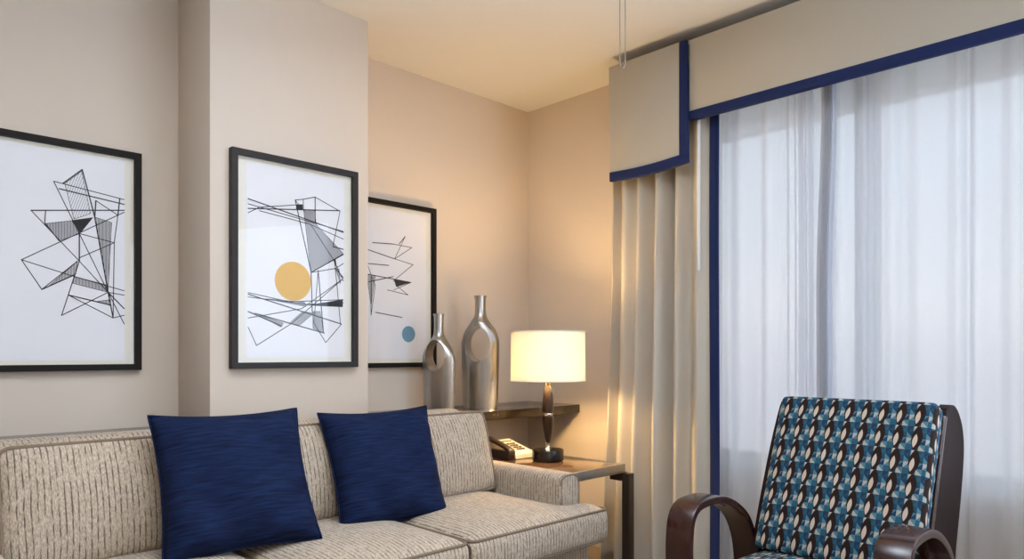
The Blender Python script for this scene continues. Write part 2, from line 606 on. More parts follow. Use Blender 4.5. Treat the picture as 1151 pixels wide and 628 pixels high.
M = {
    'wall': wall_material(),
    'ceiling': simple('ceiling_paint', (226, 223, 217), 0.9, vary=0.02, scale=90, bump=0.05),
    'floor': floor_material(),
    'trim': simple('white_trim_paint', (226, 222, 216), 0.5, vary=0.02),
    'drape': curtain_material('cream_blackout_drape', (203, 194, 179), 0.10),
    'pelmet': simple('cream_pelmet_linen', (184, 176, 161), 0.9, vary=0.05, scale=160, bump=0.15),
    'blind': curtain_material('roller_blind_cloth', (244, 243, 238), 0.9, 0.22),
    'navy': simple('navy_banding', (10, 31, 80), 0.9, vary=0.12, scale=120, bump=0.1),
    'sheer': sheer_material(),
    'window_frame': simple('window_aluminium', (206, 207, 210), 0.45, vary=0.03),
    'window_glass': glass_material('window_glass', 1.45),
    'picture_glass': glass_material('picture_glass', 1.4),
    'frame_grey': simple('charcoal_picture_frame', (50, 47, 46), 0.5, vary=0.12, scale=18, Specular_IOR_Level=0.2),
    'frame_brown': simple('espresso_picture_frame', (30, 25, 21), 0.55, vary=0.15, scale=18, Specular_IOR_Level=0.15),
    'paper': simple('art_paper', (232, 231, 233), 0.9, vary=0.01),
    'mat_board': simple('cream_mat_board', (232, 226, 212), 0.9, vary=0.01),
    'ink': simple('black_ink', (38, 38, 42), 0.8, vary=0.1),
    'yellow': simple('mustard_print_ink', (218, 168, 56), 0.8, vary=0.06, scale=60),
    'bluegrey': simple('blue_grey_print_ink', (104, 148, 172), 0.8, vary=0.15, scale=60),
    'sofa': chenille('oatmeal_chenille', 0),
    'sofa_arm': chenille('oatmeal_chenille_arm', 1),
    'welt': simple('sofa_welt', (124, 106, 88), 0.95, vary=0.25, scale=120, bump=0.2),
    'pillow': velvet(),
    'retro': retro_pod_fabric(),
    'mahogany': wood('dark_mahogany', (30, 13, 10), (62, 26, 18), 0.22, (40, 6, 6), 0.35),
    'board': wood('mahogany_board', (24, 13, 11), (38, 20, 17), 0.6, (40, 6, 6), 0.0, 0.12),
    'shelf': wood('espresso_shelf', (15, 10, 8), (28, 19, 15), 0.16, (3, 40, 40), 0.35),
    'table_wood': wood('walnut_table_top', (78, 56, 38), (110, 82, 56), 0.12, (3, 40, 40), 0.6),
    'table_leg': wood('dark_table_leg', (40, 30, 24), (62, 48, 38), 0.35, (30, 30, 4), 0.1),
    'lamp_wood': wood('lamp_body_wood', (26, 17, 14), (44, 30, 24), 0.28, (40, 40, 4), 0.15, 0.3),
    'steel': brushed('brushed_steel', (188, 190, 190), 0.30, (4, 60, 60)),
    'silver': brushed('hammered_silver', (196, 193, 188), 0.24, (50, 50, 4)),
    'chrome': simple('chrome', (215, 215, 215), 0.12, 1.0, vary=0.02),
    'brass': simple('brass', (196, 150, 72), 0.25, 1.0, vary=0.05),
    'black': simple('black_lacquer', (22, 19, 18), 0.22, vary=0.1),
    'shade': shade_material(),
    'ivory_plastic': simple('ivory_plastic', (222, 212, 190), 0.4, vary=0.03),
    'dark_plastic': simple('dark_brown_plastic', (46, 34, 28), 0.4, vary=0.08),
    'key': simple('phone_key_plastic', (96, 88, 76), 0.5, vary=0.1),
    'cord': simple('white_cord', (150, 146, 138), 0.7, vary=0.05),
    'wand': simple('clear_white_wand', (226, 224, 218), 0.7, vary=0.02),
}

# ------------------------------------------------------------------ room shell
XW, YW, ZC = 3.2265, 3.139, 2.653
XL, YF = -2.2, -2.6
YP = 2.798                      # face of the column
PX0, PX1 = 1.0945, 1.818
T = 0.16
WY0, WY1, WZ0, WZ1 = -1.25, 1.90, 0.585, 2.43   # window opening


def structure(o):
    o['kind'] = 'structure'
    return o


structure(box('floor', (XL - T, YF - T, -0.12), (XW + T, YW + T, 0), M['floor']))
structure(box('ceiling', (XL - T, YF - T, ZC), (XW + T, YW + T, ZC + 0.12), M['ceiling']))
structure(box('wall_back', (XL - T, YW, 0), (XW + T, YW + T, ZC), M['wall']))
structure(box('wall_left', (XL - T, YF, 0), (XL, YW, ZC), M['wall']))
structure(box('wall_front', (XL - T, YF - T, 0), (XW + T, YF, ZC), M['wall']))
structure(box('wall_column', (PX0, YP, 0), (PX1, YW, ZC), M['wall'], bevel=0.004))
bm = bmesh.new()
add_box(bm, (XW, YF, 0), (XW + T, YW, WZ0))
add_box(bm, (XW, YF, WZ1), (XW + T, YW, ZC))
add_box(bm, (XW, YF, WZ0), (XW + T, WY0, WZ1))
add_box(bm, (XW, WY1, WZ0), (XW + T, YW, WZ1))
structure(finish('wall_right', bm, M['wall']))

# window: frame with two mullions, glass, sill
win = empty('window_1', (XW + 0.06, 0, 0), 'wide daylight window behind the white sheer curtains', None, kind='structure')
del win['label']
bm = bmesh.new()
fx0, fx1 = 0.0, 0.06
add_box(bm, (fx0, WY0, WZ0), (fx1, WY1, WZ0 + 0.05), 0.004)
add_box(bm, (fx0, WY0, WZ1 - 0.045), (fx1, WY1, WZ1), 0.004)
add_box(bm, (fx0, WY0, WZ0 + 0.05), (fx1, WY0 + 0.05, WZ1 - 0.045), 0.004)
add_box(bm, (fx0, WY1 - 0.05, WZ0 + 0.05), (fx1, WY1, WZ1 - 0.045), 0.004)
for a, b in ((1.08, 1.175), (-0.35, -0.255)):
    add_box(bm, (fx0, a, WZ0 + 0.05), (fx1, b, WZ1 - 0.045), 0.004)
finish('window_frame', bm, M['window_frame'], win)
bm = bmesh.new()
for a, b in ((WY0 + 0.05, -0.35), (-0.255, 1.08), (1.175, WY1 - 0.05)):
    add_box(bm, (0.028, a, WZ0 + 0.05), (0.034, b, WZ1 - 0.045))
finish('window_glass', bm, M['window_glass'], win)
box('window_sill', (-0.085, WY0, WZ0 - 0.035), (0.0, WY1 - 0.06, WZ0 + 0.002), M['trim'], win, 0.006)

for nm, lo, hi in (('baseboard_back', (XL, YW - 0.015, 0), (PX0, YW, 0.1)), ('baseboard_right', (XW - 0.015, YF, 0), (XW, YW - 0.016, 0.1)),
                   ('baseboard_left', (XL, YF, 0), (XL + 0.015, YW - 0.016, 0.1))):
    structure(box(nm, lo, hi, M['trim'], bevel=0.003))


# ------------------------------------------------------------------ window dressing
def cloth(name, y0, y1, z0, z1, xf, mat, parent=None, ny=160, nz=24, thick=0.0, yf=None):
    """hanging cloth; xf(t, s) = distance from the root plane, t along y in metres from y0, s = 0 bottom .. 1 top; yf bends it sideways"""
    bm = bmesh.new()
    g = []
    for j in range(nz + 1):
        s = j / nz
        row = []
        for i in range(ny + 1):
            t = (y1 - y0) * i / ny
            y = y0 + t
            if yf:
                y = yf(y, s)
            row.append(bm.verts.new((xf(t, s), y, z0 + (z1 - z0) * s)))
        g.append(row)
    for j in range(nz):
        for i in range(ny):
            bm.faces.new((g[j][i], g[j][i + 1], g[j + 1][i + 1], g[j + 1][i]))
    o = finish(name, bm, mat, parent, sharp=180, flip=False)
    if thick:
        md = o.modifiers.new('thickness', 'SOLIDIFY')
        md.thickness = thick
        md.offset = 0
    return o


def fold_wave(seed, lo, hi, amp):
    """irregular pleats: returns f(t) made of half-cosine pleats of varying width"""
    rnd = random.Random(seed)
    knots = [(-0.2, 0.0)]
    t = -0.2
    sgn = 1
    while t < 4.2:
        t += rnd.uniform(lo, hi)
        knots.append((t, sgn * amp * rnd.uniform(0.45, 1.0)))
        sgn = -sgn

    def f(x):
        for (a, va), (b, vb) in zip(knots, knots[1:]):
            if a <= x <= b:
                q = (x - a) / (b - a)
                return va + (vb - va) * (0.5 - 0.5 * math.cos(math.pi * q))
        return 0.0
    return f


# blackout drape, drawn open at the left end of the window
DX, DY0, DY1 = 3.024, 1.735, 2.300
drape = empty('drape', (DX, 0, 0), 'cream pleated blackout drape with navy leading edge hanging beside the window', 'curtain')
fa, fb = fold_wave(3, 0.022, 0.070, 0.058), fold_wave(11, 0.05, 0.11, 0.018)


def drape_x(t, s):
    k = 0.72 + 0.28 * (1 - s) ** 0.5
    edge = min(1.0, t / 0.05)
    return (fa(t) * k + fb(t + 0.25 * (1 - s) ** 2 * 0.15) * (1 - 0.5 * s)) * edge + 0.004 * math.sin(7 * s + t * 9)


def drape_y(y, s):
    t = (y - DY0) / (DY1 - DY0)
    flare = 0.075 * (1 - s) ** 1.6 * t + 0.0025 * max(0, t - 0.8) * 5 * math.sin(s * 40)
    return y + flare


cloth('panel', DY0, DY1, 0.012, 2.52, drape_x, M['drape'], drape, 220, 50, 0.004, drape_y)
cloth('navy_border', DY0 - 0.047, DY0 + 0.0005, 0.012, 2.52, lambda t, s: -0.002 + 0.004 * math.sin(7 * s), M['navy'], drape, 6, 50, 0.006)

# sheers, two panels overlapping near the first mullion
s1, s1b = fold_wave(21, 0.022, 0.085, 0.019), fold_wave(22, 0.03, 0.09, 0.006)
s2, s2b = fold_wave(31, 0.020, 0.100, 0.021), fold_wave(32, 0.03, 0.10, 0.006)
SHL = 3.085
sheerA = empty('sheer_curtain', (SHL, 0, 0), 'narrow left panel of white sheer curtain next to the cream drape', 'curtain', 'white sheer curtains')


def sheer_a(t, s):
    tight = max(0.0, 1 - t / 0.16) ** 0.5          # pleats drawn together towards the leading edge
    u = t + 0.010 * math.sin(3 * s)
    return (s1(t) + s1b(t)) * (0.75 + 0.25 * (1 - s)) + 0.003 * math.sin(5 * s + 20 * t) + tight * 0.015 * math.sin(2 * math.pi * u / 0.042)


cloth('panel', 1.27, 1.80, 0.012, 2.50, sheer_a, M['sheer'], sheerA, 300, 70)
bm = bmesh.new()
# its leading edge: cloth bunched in a tight stack of hems
sheerB = empty('sheer_curtain', (SHL + 0.058, 0, 0), 'wide white sheer curtain panel behind the patterned armchair', 'curtain', 'white sheer curtains')


def sheer_b(t, s):
    return (s2(t) + s2b(t + 0.01 * s)) * (0.75 + 0.25 * (1 - s)) + 0.004 * math.sin(4 * s + 11 * t)


cloth('panel', -1.35, 1.36, 0.012, 2.50, sheer_b, M['sheer'], sheerB, 900, 24)
bm.free()


def bunch_x(t, s):
    return 0.018 * math.sin(t * 2 * math.pi / 0.0062) - 0.006


def bunch_y(y, s):
    return y + 0.010 * math.sin(s * 5.0) + 0.004 * math.sin(s * 13)


cloth('gathered_edge', 1.190, 1.245, 0.012, 2.50, bunch_x, M['sheer'], sheerA, 220, 40, 0.0, bunch_y)

# pelmet over the window, and its short stepped end panel
PXF = 2.94
pel = empty('window_pelmet', (PXF, 0, 0), 'long cream fabric pelmet with navy lower band above the window', 'pelmet', 'cream pelmets')
PT = 2.600
box('fabric_board', (0, -1.40, 2.262), (0.02, 1.7965, PT), M['pelmet'], pel, 0.003)
box('navy_band', (-0.003, -1.40, 2.218), (0.022, 1.7965, 2.264), M['navy'], pel, 0.003)
box('top_board', (0.02, -1.40, PT - 0.02), (XW - PXF, 1.7965, PT), M['pelmet'], pel)
end = empty('window_pelmet', (PXF - 0.015, 0, 0), 'short cream pelmet end panel edged in navy, dropping over the drape', 'pelmet', 'cream pelmets')


def sag(y):      # lower edge dips softly between its corners
    q = (y - 1.80) / (2.255 - 1.80)
    return 2.020 - 0.012 * q - 0.010 * math.sin(math.pi * q) * 1.0


bm = bmesh.new()
ys = [1.842 + (2.255 - 1.842) * i / 16 for i in range(17)]
add_prism(bm, [(y, sag(y) + 0.046) for y in ys] + [(2.262, PT), (1.842, PT)], 'x', 0.0, 0.018, 0.002)
finish('fabric_board', bm, M['pelmet'], end)
bm = bmesh.new()
ys = [1.797 + (2.255 - 1.797) * i / 16 for i in range(17)]
add_prism(bm, [(y, sag(y)) for y in ys] + [(y, sag(y) + 0.046) for y in ys[::-1]], 'x', -0.004, 0.020, 0.002)
add_prism(bm, [(1.797, sag(1.797) + 0.03), (1.842, sag(1.842) + 0.03), (1.842, PT), (1.804, PT)], 'x', -0.003, 0.0195, 0.002)
finish('navy_band', bm, M['navy'], end)
bm = bmesh.new()
add_box(bm, (0.018, 2.243, 2.03), (XW - PXF + 0.015, 2.262, PT - 0.02))
add_box(bm, (0.018, 1.7975, PT - 0.02), (XW - PXF + 0.015, 2.262, PT))
finish('return_board', bm, M['pelmet'], end)

# drapery wand
bm = bmesh.new()
add_tube(bm, [(2.9755, 1.768, 2.57), (2.9755, 1.768, 2.33)], 0.003, 8)
add_lathe(bm, [(0.005, 1.512), (0.009, 1.518), (0.009, 2.34), (0.004, 2.35)], 14, 2.9755, 1.768)
tag(finish('drapery_wand', bm, M['wand']), 'slim white drapery wand hanging against the cream drape', 'curtain wand')

# roller blind rolled almost fully up behind the sheers
blind = empty('roller_blind', (XW + 0.03, 0, 0), 'pale roller blind lowered a little across the top of the window', 'blind')
bm = bmesh.new()
add_box(bm, (-0.001, WY0 + 0.02, 2.190), (0.0, WY1 - 0.02, 2.415))
finish('fabric', bm, M['blind'], blind)
bm = bmesh.new()
add_box(bm, (-0.006, WY0 + 0.02, 2.176), (0.006, WY1 - 0.02, 2.192), 0.003)
finish('bottom_bar', bm, M['blind'], blind)
bm = bmesh.new()
add_tube(bm, [(0.0, WY0 + 0.012, 2.408), (0.0, WY1 - 0.012, 2.408)], 0.019, 16)
finish('roller', bm, M['trim'], blind)

# double pull cord from the ceiling
bm = bmesh.new()
for dx in (0.0, 0.022):
    x, y = 2.345 + dx * 0.71, 1.756 - dx * 0.70
    add_tube(bm, [(x, y, ZC - 0.012), (x, y, 2.45), (x, y, 2.298)], 0.0022, 8)
add_tube(bm, spline([(2.345, 1.756, 2.30), (2.349, 1.752, 2.291), (2.353, 1.748, 2.288), (2.357, 1.744, 2.291), (2.345 + .022 * .71, 1.756 - .022 * .7, 2.30)]), 0.0022, 8)
add_lathe(bm, [(0.020, ZC - 0.012), (0.024, ZC - 0.006), (0.024, ZC)], 20, 2.353, 1.748)
tag(finish('pull_cord', bm, M['cord']), 'thin double pull cord hanging from the ceiling in front of the pelmet', 'cord')

# ------------------------------------------------------------------ pictures
def clip_tri(bm, a, b, w, y):
    d = Vector((b[0] - a[0], b[1] - a[1]))
    if d.length < 1e-6:
        return
    n = Vector((-d.y, d.x)).normalized() * w / 2
    d = d.normalized() * w * 0.3
    vs = [bm.verts.new((p[0], y, p[1])) for p in ((a[0] - d.x + n.x, a[1] - d.y + n.y), (b[0] + d.x + n.x, b[1] + d.y + n.y), (b[0] + d.x - n.x, b[1] + d.y - n.y), (a[0] - d.x - n.x, a[1] - d.y - n.y))]
    bm.faces.new(vs)


def picture(x0, ztop, w, h, ywall, fmat, lines, fills, circ, label, bounds, lw=0.0033):
    root = empty('framed_picture', (x0 + w / 2, ywall, ztop - h), label, 'picture', 'framed abstract line drawings')
    fw, fd = 0.024, 0.034
    bm = bmesh.new()
    lo, hi = -w / 2, w / 2
    poly_o = [(lo, 0), (hi, 0), (hi, h), (lo, h)]
    poly_i = [(lo + fw, fw), (hi - fw, fw), (hi - fw, h - fw), (lo + fw, h - fw)]
    rings = []
    for poly, y in ((poly_o, 0), (poly_o, -fd), (poly_i, -fd), (poly_i, -0.006)):
        rings.append([bm.verts.new((p[0], y, p[1])) for p in poly])
    rings.append(rings[0])
    for a, b in zip(rings, rings[1:]):
        for i in range(4):
            if a is rings[3]:
                continue
            bm.faces.new((a[i], a[(i + 1) % 4], b[(i + 1) % 4], b[i]))
    for i in range(4):
        bm.faces.new((rings[3][i], rings[3][(i + 1) % 4], rings[0][(i + 1) % 4], rings[0][i]))
    es = [ed for ed in bm.edges if ed.calc_face_angle(0) > R(50)]
    bmesh.ops.bevel(bm, geom=es, offset=0.0015, segments=2, affect='EDGES')
    finish('frame', bm, fmat, root)
    box('mat_board', (lo + fw - 0.004, -0.012, fw - 0.004), (hi - fw + 0.004, -0.007, h - fw + 0.004), M['mat_board'], root)
    X = lambda u: lo + u * w
    Z = lambda v: h - v * h
    b = bounds
    box('print', (X(b[0]), -0.0132, Z(b[3])), (X(b[2]), -0.0118, Z(b[1])), M['paper'], root)
    yk = -0.0138
    bm = bmesh.new()
    for pl in lines:
        for p, q in zip(pl, pl[1:]):
            clip_tri(bm, (X(p[0]), Z(p[1])), (X(q[0]), Z(q[1])), lw * (1.35 if len(pl) == 2 else 1), yk)
    for k, (poly, lv) in enumerate(fills):
        P = [(X(p[0]), Z(p[1])) for p in poly]
        if lv == 0:
            bm.faces.new([bm.verts.new((p[0], yk - 0.0002, p[1])) for p in P])
        else:
            step = 0.0042 if lv == 1 else 0.008
            ang = R(90 if lv == 1 else 72)
            dx, dz = math.cos(ang), math.sin(ang)
            pr = [p[0] * -dz + p[1] * dx for p in P]
            c = min(pr) + step / 2
            while c < max(pr):
                hits = []
                for p, q in zip(P, P[1:] + P[:1]):
                    sp, sq = p[0] * -dz + p[1] * dx - c, q[0] * -dz + q[1] * dx - c
                    if (sp > 0) != (sq > 0):
                        t = sp / (sp - sq)
                        pt = (p[0] + (q[0] - p[0]) * t, p[1] + (q[1] - p[1]) * t)
                        hits.append((pt[0] * dx + pt[1] * dz, pt))
                hits.sort()
                for i in range(0, len(hits) - 1, 2):
                    clip_tri(bm, hits[i][1], hits[i + 1][1], 0.0021 if lv == 1 else 0.0011, yk - 0.0001)
                c += step
            for p, q in zip(P, P[1:] + P[:1]):
                clip_tri(bm, p, q, 0.0018, yk)
    finish('ink_drawing', bm, M['ink'], root, smooth=False, flip=False)
    if circ:
        u, v, r, mt = circ
        bm = bmesh.new()
        add_lathe(bm, [(r, 0), (r, 0.0004)], 64)
        bmesh.ops.rotate(bm, verts=bm.verts, cent=(0, 0, 0), matrix=Matrix.Rotation(R(90), 3, 'X'))
        bmesh.ops.translate(bm, verts=bm.verts, vec=(X(u), -0.0133, Z(v)))
        o = finish('printed_disc', bm, M[mt], root)
        o['label'] = {'yellow': 'mustard yellow printed disc', 'bluegrey': 'small blue grey printed disc'}[mt]
    box('glass', (lo + fw - 0.002, -0.026, fw - 0.002), (hi - fw + 0.002, -0.024, h - fw + 0.002), M['picture_glass'], root)
    return root


PW, PH = 0.575, 0.878
picture(0.367, 1.931, PW, PH, YW, M['frame_brown'], A1_LINES, A1_FILLS, None,
        'black framed line drawing without any disc, on the wall left of the column', (0.075, 0.045, 0.90, 0.955))
picture(1.169, 1.937, PW, PH, YP, M['frame_grey'], A2_LINES, A2_FILLS, (0.468, 0.583, 0.0825, 'yellow'),
        'charcoal framed line drawing with yellow disc on the wall column', (0.11, 0.05, 0.895, 0.95))
picture(1.888, 1.924, PW, PH, YW, M['frame_brown'], A3_LINES, A3_FILLS, (0.692, 0.797, 0.0435, 'bluegrey'),
        'dark framed line drawing with small blue disc, behind the silver vases', (0.10, 0.05, 0.90, 0.95))

# ------------------------------------------------------------------ wall shelves
ZS = 0.818
tag(box('wall_shelf', (PX1 + 0.001, 2.708, ZS - 0.048), (XW - 0.001, YW - 0.001, ZS), M['shelf'], bevel=0.003),
    'dark wood wall shelf holding two silver vases, in the corner behind the lamp', 'shelf', 'dark wall shelves')
tag(box('wall_shelf', (-0.9, 2.80, ZS - 0.048), (PX0 - 0.001, YW - 0.001, ZS), M['shelf'], bevel=0.003),
    'bare wall shelf behind the sofa under the leftmost picture', 'shelf', 'dark wall shelves')


# ------------------------------------------------------------------ vases
def vase(loc, rz, prof, depth, hole, label):
    root = empty('vase', loc, label, 'vase', 'silver vases with an oval hole', rz)
    pr = [(p.x, p.z) for p in spline([(r, 0, z) for r, z in prof], 5)]
    bm = bmesh.new()
    add_lathe(bm, pr, 56, sy=lambda r, z: min(1.0, max(depth / max(r, 1e-4), 0.0)) if r > depth else 1.0)
    body = finish('body', bm, M['silver'], root)
    bm = bmesh.new()
    cz, hw, hh, ox = hole
    ring = [(ox + hw * math.cos(2 * math.pi * i / 48), cz + hh * math.sin(2 * math.pi * i / 48)) for i in range(48)]
    add_prism(bm, ring, 'y', -0.2, 0.2)
    cut = finish('cutter', bm, None)
    md = body.modifiers.new('hole', 'BOOLEAN')
    md.operation = 'DIFFERENCE'
    md.object = cut
    md.solver = 'EXACT'
    body.parent = None
    bpy.context.view_layer.update()
    dg = bpy.context.evaluated_depsgraph_get()
    me = bpy.data.meshes.new_from_object(body.evaluated_get(dg))
    body.modifiers.clear()
    body.data = me
    body.parent = root
    bpy.data.objects.remove(cut)
    bm = bmesh.new()
    bm.from_mesh(me)
    for f in bm.faces:
        f.smooth = True
    for ed in bm.edges:
        ed.smooth = not (len(ed.link_faces) == 2 and ed.calc_face_angle(0) > R(40))
    es = [ed for ed in bm.edges if not ed.smooth and 0.05 < ed.verts[0].co.z < prof[-1][1] - 0.05]
    bmesh.ops.bevel(bm, geom=es, offset=0.004, segments=2, affect='EDGES', clamp_overlap=True)
    for f in bm.faces:
        f.smooth = True
    bm.to_mesh(me)
    bm.free()
    zt, rt = prof[-1][1], prof[-1][0]
    bm = bmesh.new()
    add_lathe(bm, [(rt * 0.72, zt - 0.004), (rt * 0.72, zt + 0.0015), (rt + 0.0015, zt + 0.0015), (rt + 0.0015, zt - 0.008)], 40, cap=False)
    finish('lip', bm, M['silver'], root)
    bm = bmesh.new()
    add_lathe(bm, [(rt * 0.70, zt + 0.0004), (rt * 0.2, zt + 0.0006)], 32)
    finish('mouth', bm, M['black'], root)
    return root


vase((2.628, 2.925, ZS), R(-62), [(0.098, 0), (0.101, 0.02), (0.106, 0.15), (0.110, 0.32), (0.108, 0.375), (0.091, 0.425), (0.059, 0.468), (0.037, 0.505), (0.031, 0.545), (0.031, 0.60), (0.033, 0.620)],
     0.056, (0.352, 0.072, 0.097, 0), 'taller silver vase with oval hole, beside the lamp shade')
vase((2.350, 2.945, ZS), R(-74), [(0.090, 0), (0.094, 0.02), (0.099, 0.12), (0.101, 0.24), (0.097, 0.292), (0.076, 0.335), (0.048, 0.368), (0.031, 0.395), (0.026, 0.43), (0.026, 0.49), (0.028, 0.510)],
     0.046, (0.290, 0.062, 0.082, 0), 'shorter silver vase with oval hole, in front of picture corner')

# ------------------------------------------------------------------ sofa
SX0, SX1 = 0.212, 2.208          # outer faces of the arms
IX0, IX1 = 0.330, 2.090          # inner faces
AY0 = 1.854
sofa = empty('sofa', (1.21, 2.2, 0), 'oatmeal striped three seat sofa against the picture wall', 'sofa')
SO = Vector((1.21, 2.2, 0))


def S(bm):
    bmesh.ops.translate(bm, verts=bm.verts, vec=-SO)
    return bm


bm = bmesh.new()
add_box(bm, (SX0 + 0.006, 1.80, 0.10), (SX1 - 0.006, 2.62, 0.388), 0.012)
finish('base_rail', S(bm), M['sofa'], sofa)
bm = bmesh.new()
prof = [(2.44, 0.39), (2.665, 0.39), (2.665, 0.815)] + [(2.605 + 0.06 * math.cos(a), 0.815 + 0.045 * math.sin(a)) for a in [R(q) for q in (20, 45, 70, 90)]] + [(2.53, 0.86), (2.49, 0.84)]
add_prism(bm, prof, 'x', IX0 - 0.05, IX1 + 0.05, 0.02, 3)
finish('back_frame', S(bm), M['sofa'], sofa)
for xa, xb in ((SX0, IX0), (IX1, SX1)):
    c, r = (xa + xb) / 2, (xb - xa) / 2
    prof = [(xa, 0.11), (xb, 0.11), (xb, 0.592)] + [(c + r * math.copysign(abs(math.cos(R(q))) ** 0.62, math.cos(R(q))), 0.592 + 0.048 * math.sin(R(q)) ** 0.75) for q in range(12, 169, 12)] + [(xa, 0.592)]
    bm = bmesh.new()
    add_prism(bm, prof, 'y', AY0, 2.64, 0.018, 3)
    bm.normal_update()
    for f in bm.faces:
        f.material_index = 1 if abs(f.normal.y) > 0.8 else 0
    arm = finish('arm', S(bm), (M['sofa_arm'], M['sofa']), sofa, sharp=50)
    bm = bmesh.new()
    loop = [(x, AY0 + 0.003, z) for x, z in [(c + (p[0] - c) * 0.90, p[1] - 0.006) for p in prof[2:]]]
    add_tube(bm, [(loop[0][0], AY0 + 0.003, 0.40)] + loop + [(loop[-1][0], AY0 + 0.003, 0.40)], 0.0045, 8)
    finish('piping', S(bm), M['welt'], arm)
for x in (0.30, 2.12):
    for y in (1.86, 2.58):
        bm = bmesh.new()
        add_lathe(bm, [(0.020, 0), (0.028, 0.10)], 20, x, y)
        finish('leg', S(bm), M['table_leg'], sofa)

CUTS = (IX0 + 0.002, 0.912, 1.492, IX1 - 0.002)
SF, SB = 1.705, 2.34
ZB, TH = 0.389, 0.128


def seat_warp(v):
    x, y, z = v
    q = 1 - (2 * max(0, min(1, z / TH)) - 1) ** 2
    if y < SF + 0.05:
        y -= 0.016 * q
    return x, y, z


outs = []
g = 0.0025
outs.append([(SX0 + 0.004, SF), (CUTS[1] - g, SF), (CUTS[1] - g, SB), (CUTS[0], SB), (CUTS[0], AY0 - 0.012), (SX0 + 0.004, AY0 - 0.012)])
outs.append([(CUTS[1] + g, SF), (CUTS[2] - g, SF), (CUTS[2] - g, SB), (CUTS[1] + g, SB)])
outs.append([(CUTS[2] + g, SF), (SX1 - 0.004, SF), (SX1 - 0.004, AY0 - 0.012), (CUTS[3], AY0 - 0.012), (CUTS[3], SB), (CUTS[2] + g, SB)])
for ol in outs:
    bm = cushion_bm(ol, TH, 0.024, 0.034, warp=seat_warp)
    bmesh.ops.translate(bm, verts=bm.verts, vec=(0, 0, ZB))
    cu = subsurf(finish('seat_cushion', S(bm), M['sofa'], sofa, sharp=180))
    for zz in (ZB + TH - 0.004, ZB + 0.006):
        bm = bmesh.new()
        pts = rounded_loop(ol, 0.03, zz, 0.0055)
        add_tube(bm, [(p[0], p[1] - (0.003 if p[1] < SF + 0.03 else 0), p[2]) for p in pts], 0.0052, 8, True)
        finish('piping', S(bm), M['welt'], cu)

BW_T, BW_H = 0.16, 0.346
tilt = R(15)
for a, b in zip(CUTS, CUTS[1:]):
    w = b - a - 2 * g
    ol = [(-w / 2, 0), (w / 2, 0), (w / 2, BW_H), (-w / 2, BW_H)]

    def bw(v):
        x, y, z = v
        if y > BW_H - 0.06:        # puffed top
            y += 0.022 * (1 - (2 * max(0, min(1, z / BW_T)) - 1) ** 2) * (1 - (2 * x / w) ** 4)
        return x, y, z
    bm = cushion_bm(ol, BW_T, 0.026, 0.040, warp=bw)
    mt = Matrix.Translation(((a + b) / 2, 2.205 + 0.155, 0.497)) @ Matrix.Rotation(-tilt, 4, 'X') @ Matrix.Rotation(R(90), 4, 'X')
    bmesh.ops.transform(bm, matrix=mt, verts=bm.verts)
    cu = subsurf(finish('back_cushion', S(bm), M['sofa'], sofa, sharp=180))
    for zz in (BW_T - 0.004,):
        bm = bmesh.new()
        add_tube(bm, rounded_loop(ol, 0.035, zz, 0.006), 0.0052, 8, True)
        bmesh.ops.transform(bm, matrix=mt, verts=bm.verts)
        finish('piping', S(bm), M['welt'], cu)


# ------------------------------------------------------------------ throw pillows
def pillow(center, rot, w, seed, label, thick=0.075):
    root = empty('throw_pillow', center, label, 'pillow', 'navy throw pillows')
    root.rotation_euler = rot
    rnd = random.Random(seed)
    ph = [rnd.uniform(0, 6) for _ in range(6)]
    n = 36
    bm = bmesh.new()

    def pt(i, j, side):
        u, v = 2 * i / n - 1, 2 * j / n - 1
        x = u * (1 - 0.075 * (1 - v * v) ** 1.0 * abs(u) ** 3)
        z = v * (1 - 0.075 * (1 - u * u) ** 1.0 * abs(v) ** 3)
        h = (max(0, (1 - u ** 4)) * max(0, (1 - v ** 4))) ** 0.62
        wr = 0.006 * math.sin(5 * u + 3 * v + ph[0]) + 0.004 * math.sin(9 * v - 6 * u + ph[1]) + 0.003 * math.sin(14 * u * v + ph[2])
        y = side * (h * thick + wr * h * 1.2) + 0.010 * (u * v) * math.sin(ph[3])
        return (x * w / 2, y, z * w / 2)
    G = {}
    for side in (-1, 1):
        for i in range(n + 1):
            for j in range(n + 1):
                rim = i in (0, n) or j in (0, n)
                key = (i, j, 0 if rim else side)
                if key not in G:
                    G[key] = bm.verts.new(pt(i, j, side))
        for i in range(n):
            for j in range(n):
                q = []
                for a, b in ((i, j), (i + 1, j), (i + 1, j + 1), (i, j + 1)):
                    q.append(G[(a, b, 0 if (a in (0, n) or b in (0, n)) else side)])
                bm.faces.new(q)
    finish('cover', bm, M['pillow'], root, sharp=180)
    bm = bmesh.new()
    rim = [pt(i, 0, 0) for i in range(n)] + [pt(n, j, 0) for j in range(n)] + [pt(i, n, 0) for i in range(n, 0, -1)] + [pt(0, j, 0) for j in range(n, 0, -1)]
    add_tube(bm, rim, 0.0035, 6, True)
    finish('seam', bm, M['pillow'], root)
    return root


pillow((0.905, 2.110, 0.738), (-0.47, -0.02, -0.158), 0.446, 4, 'navy throw pillow on the sofa below the column edge, farthest from the lamp')
pillow((1.475, 2.155, 0.712), (-0.43, 0.0, -0.117), 0.437, 9, 'navy throw pillow on the sofa below the yellow disc drawing, nearest the lamp')

# ------------------------------------------------------------------ side table
tab = empty('side_table', (2.53, 2.46, 0), 'side table with steel edge and dark legs beside the sofa arm', 'table')
TX0, TX1, TY0, TY1, TZ = 2.235, 2.822, 2.080, 2.860, 0.580
TO = Vector((2.53, 2.46, 0))


def Tb(bm):
    bmesh.ops.translate(bm, verts=bm.verts, vec=-TO)
    return bm


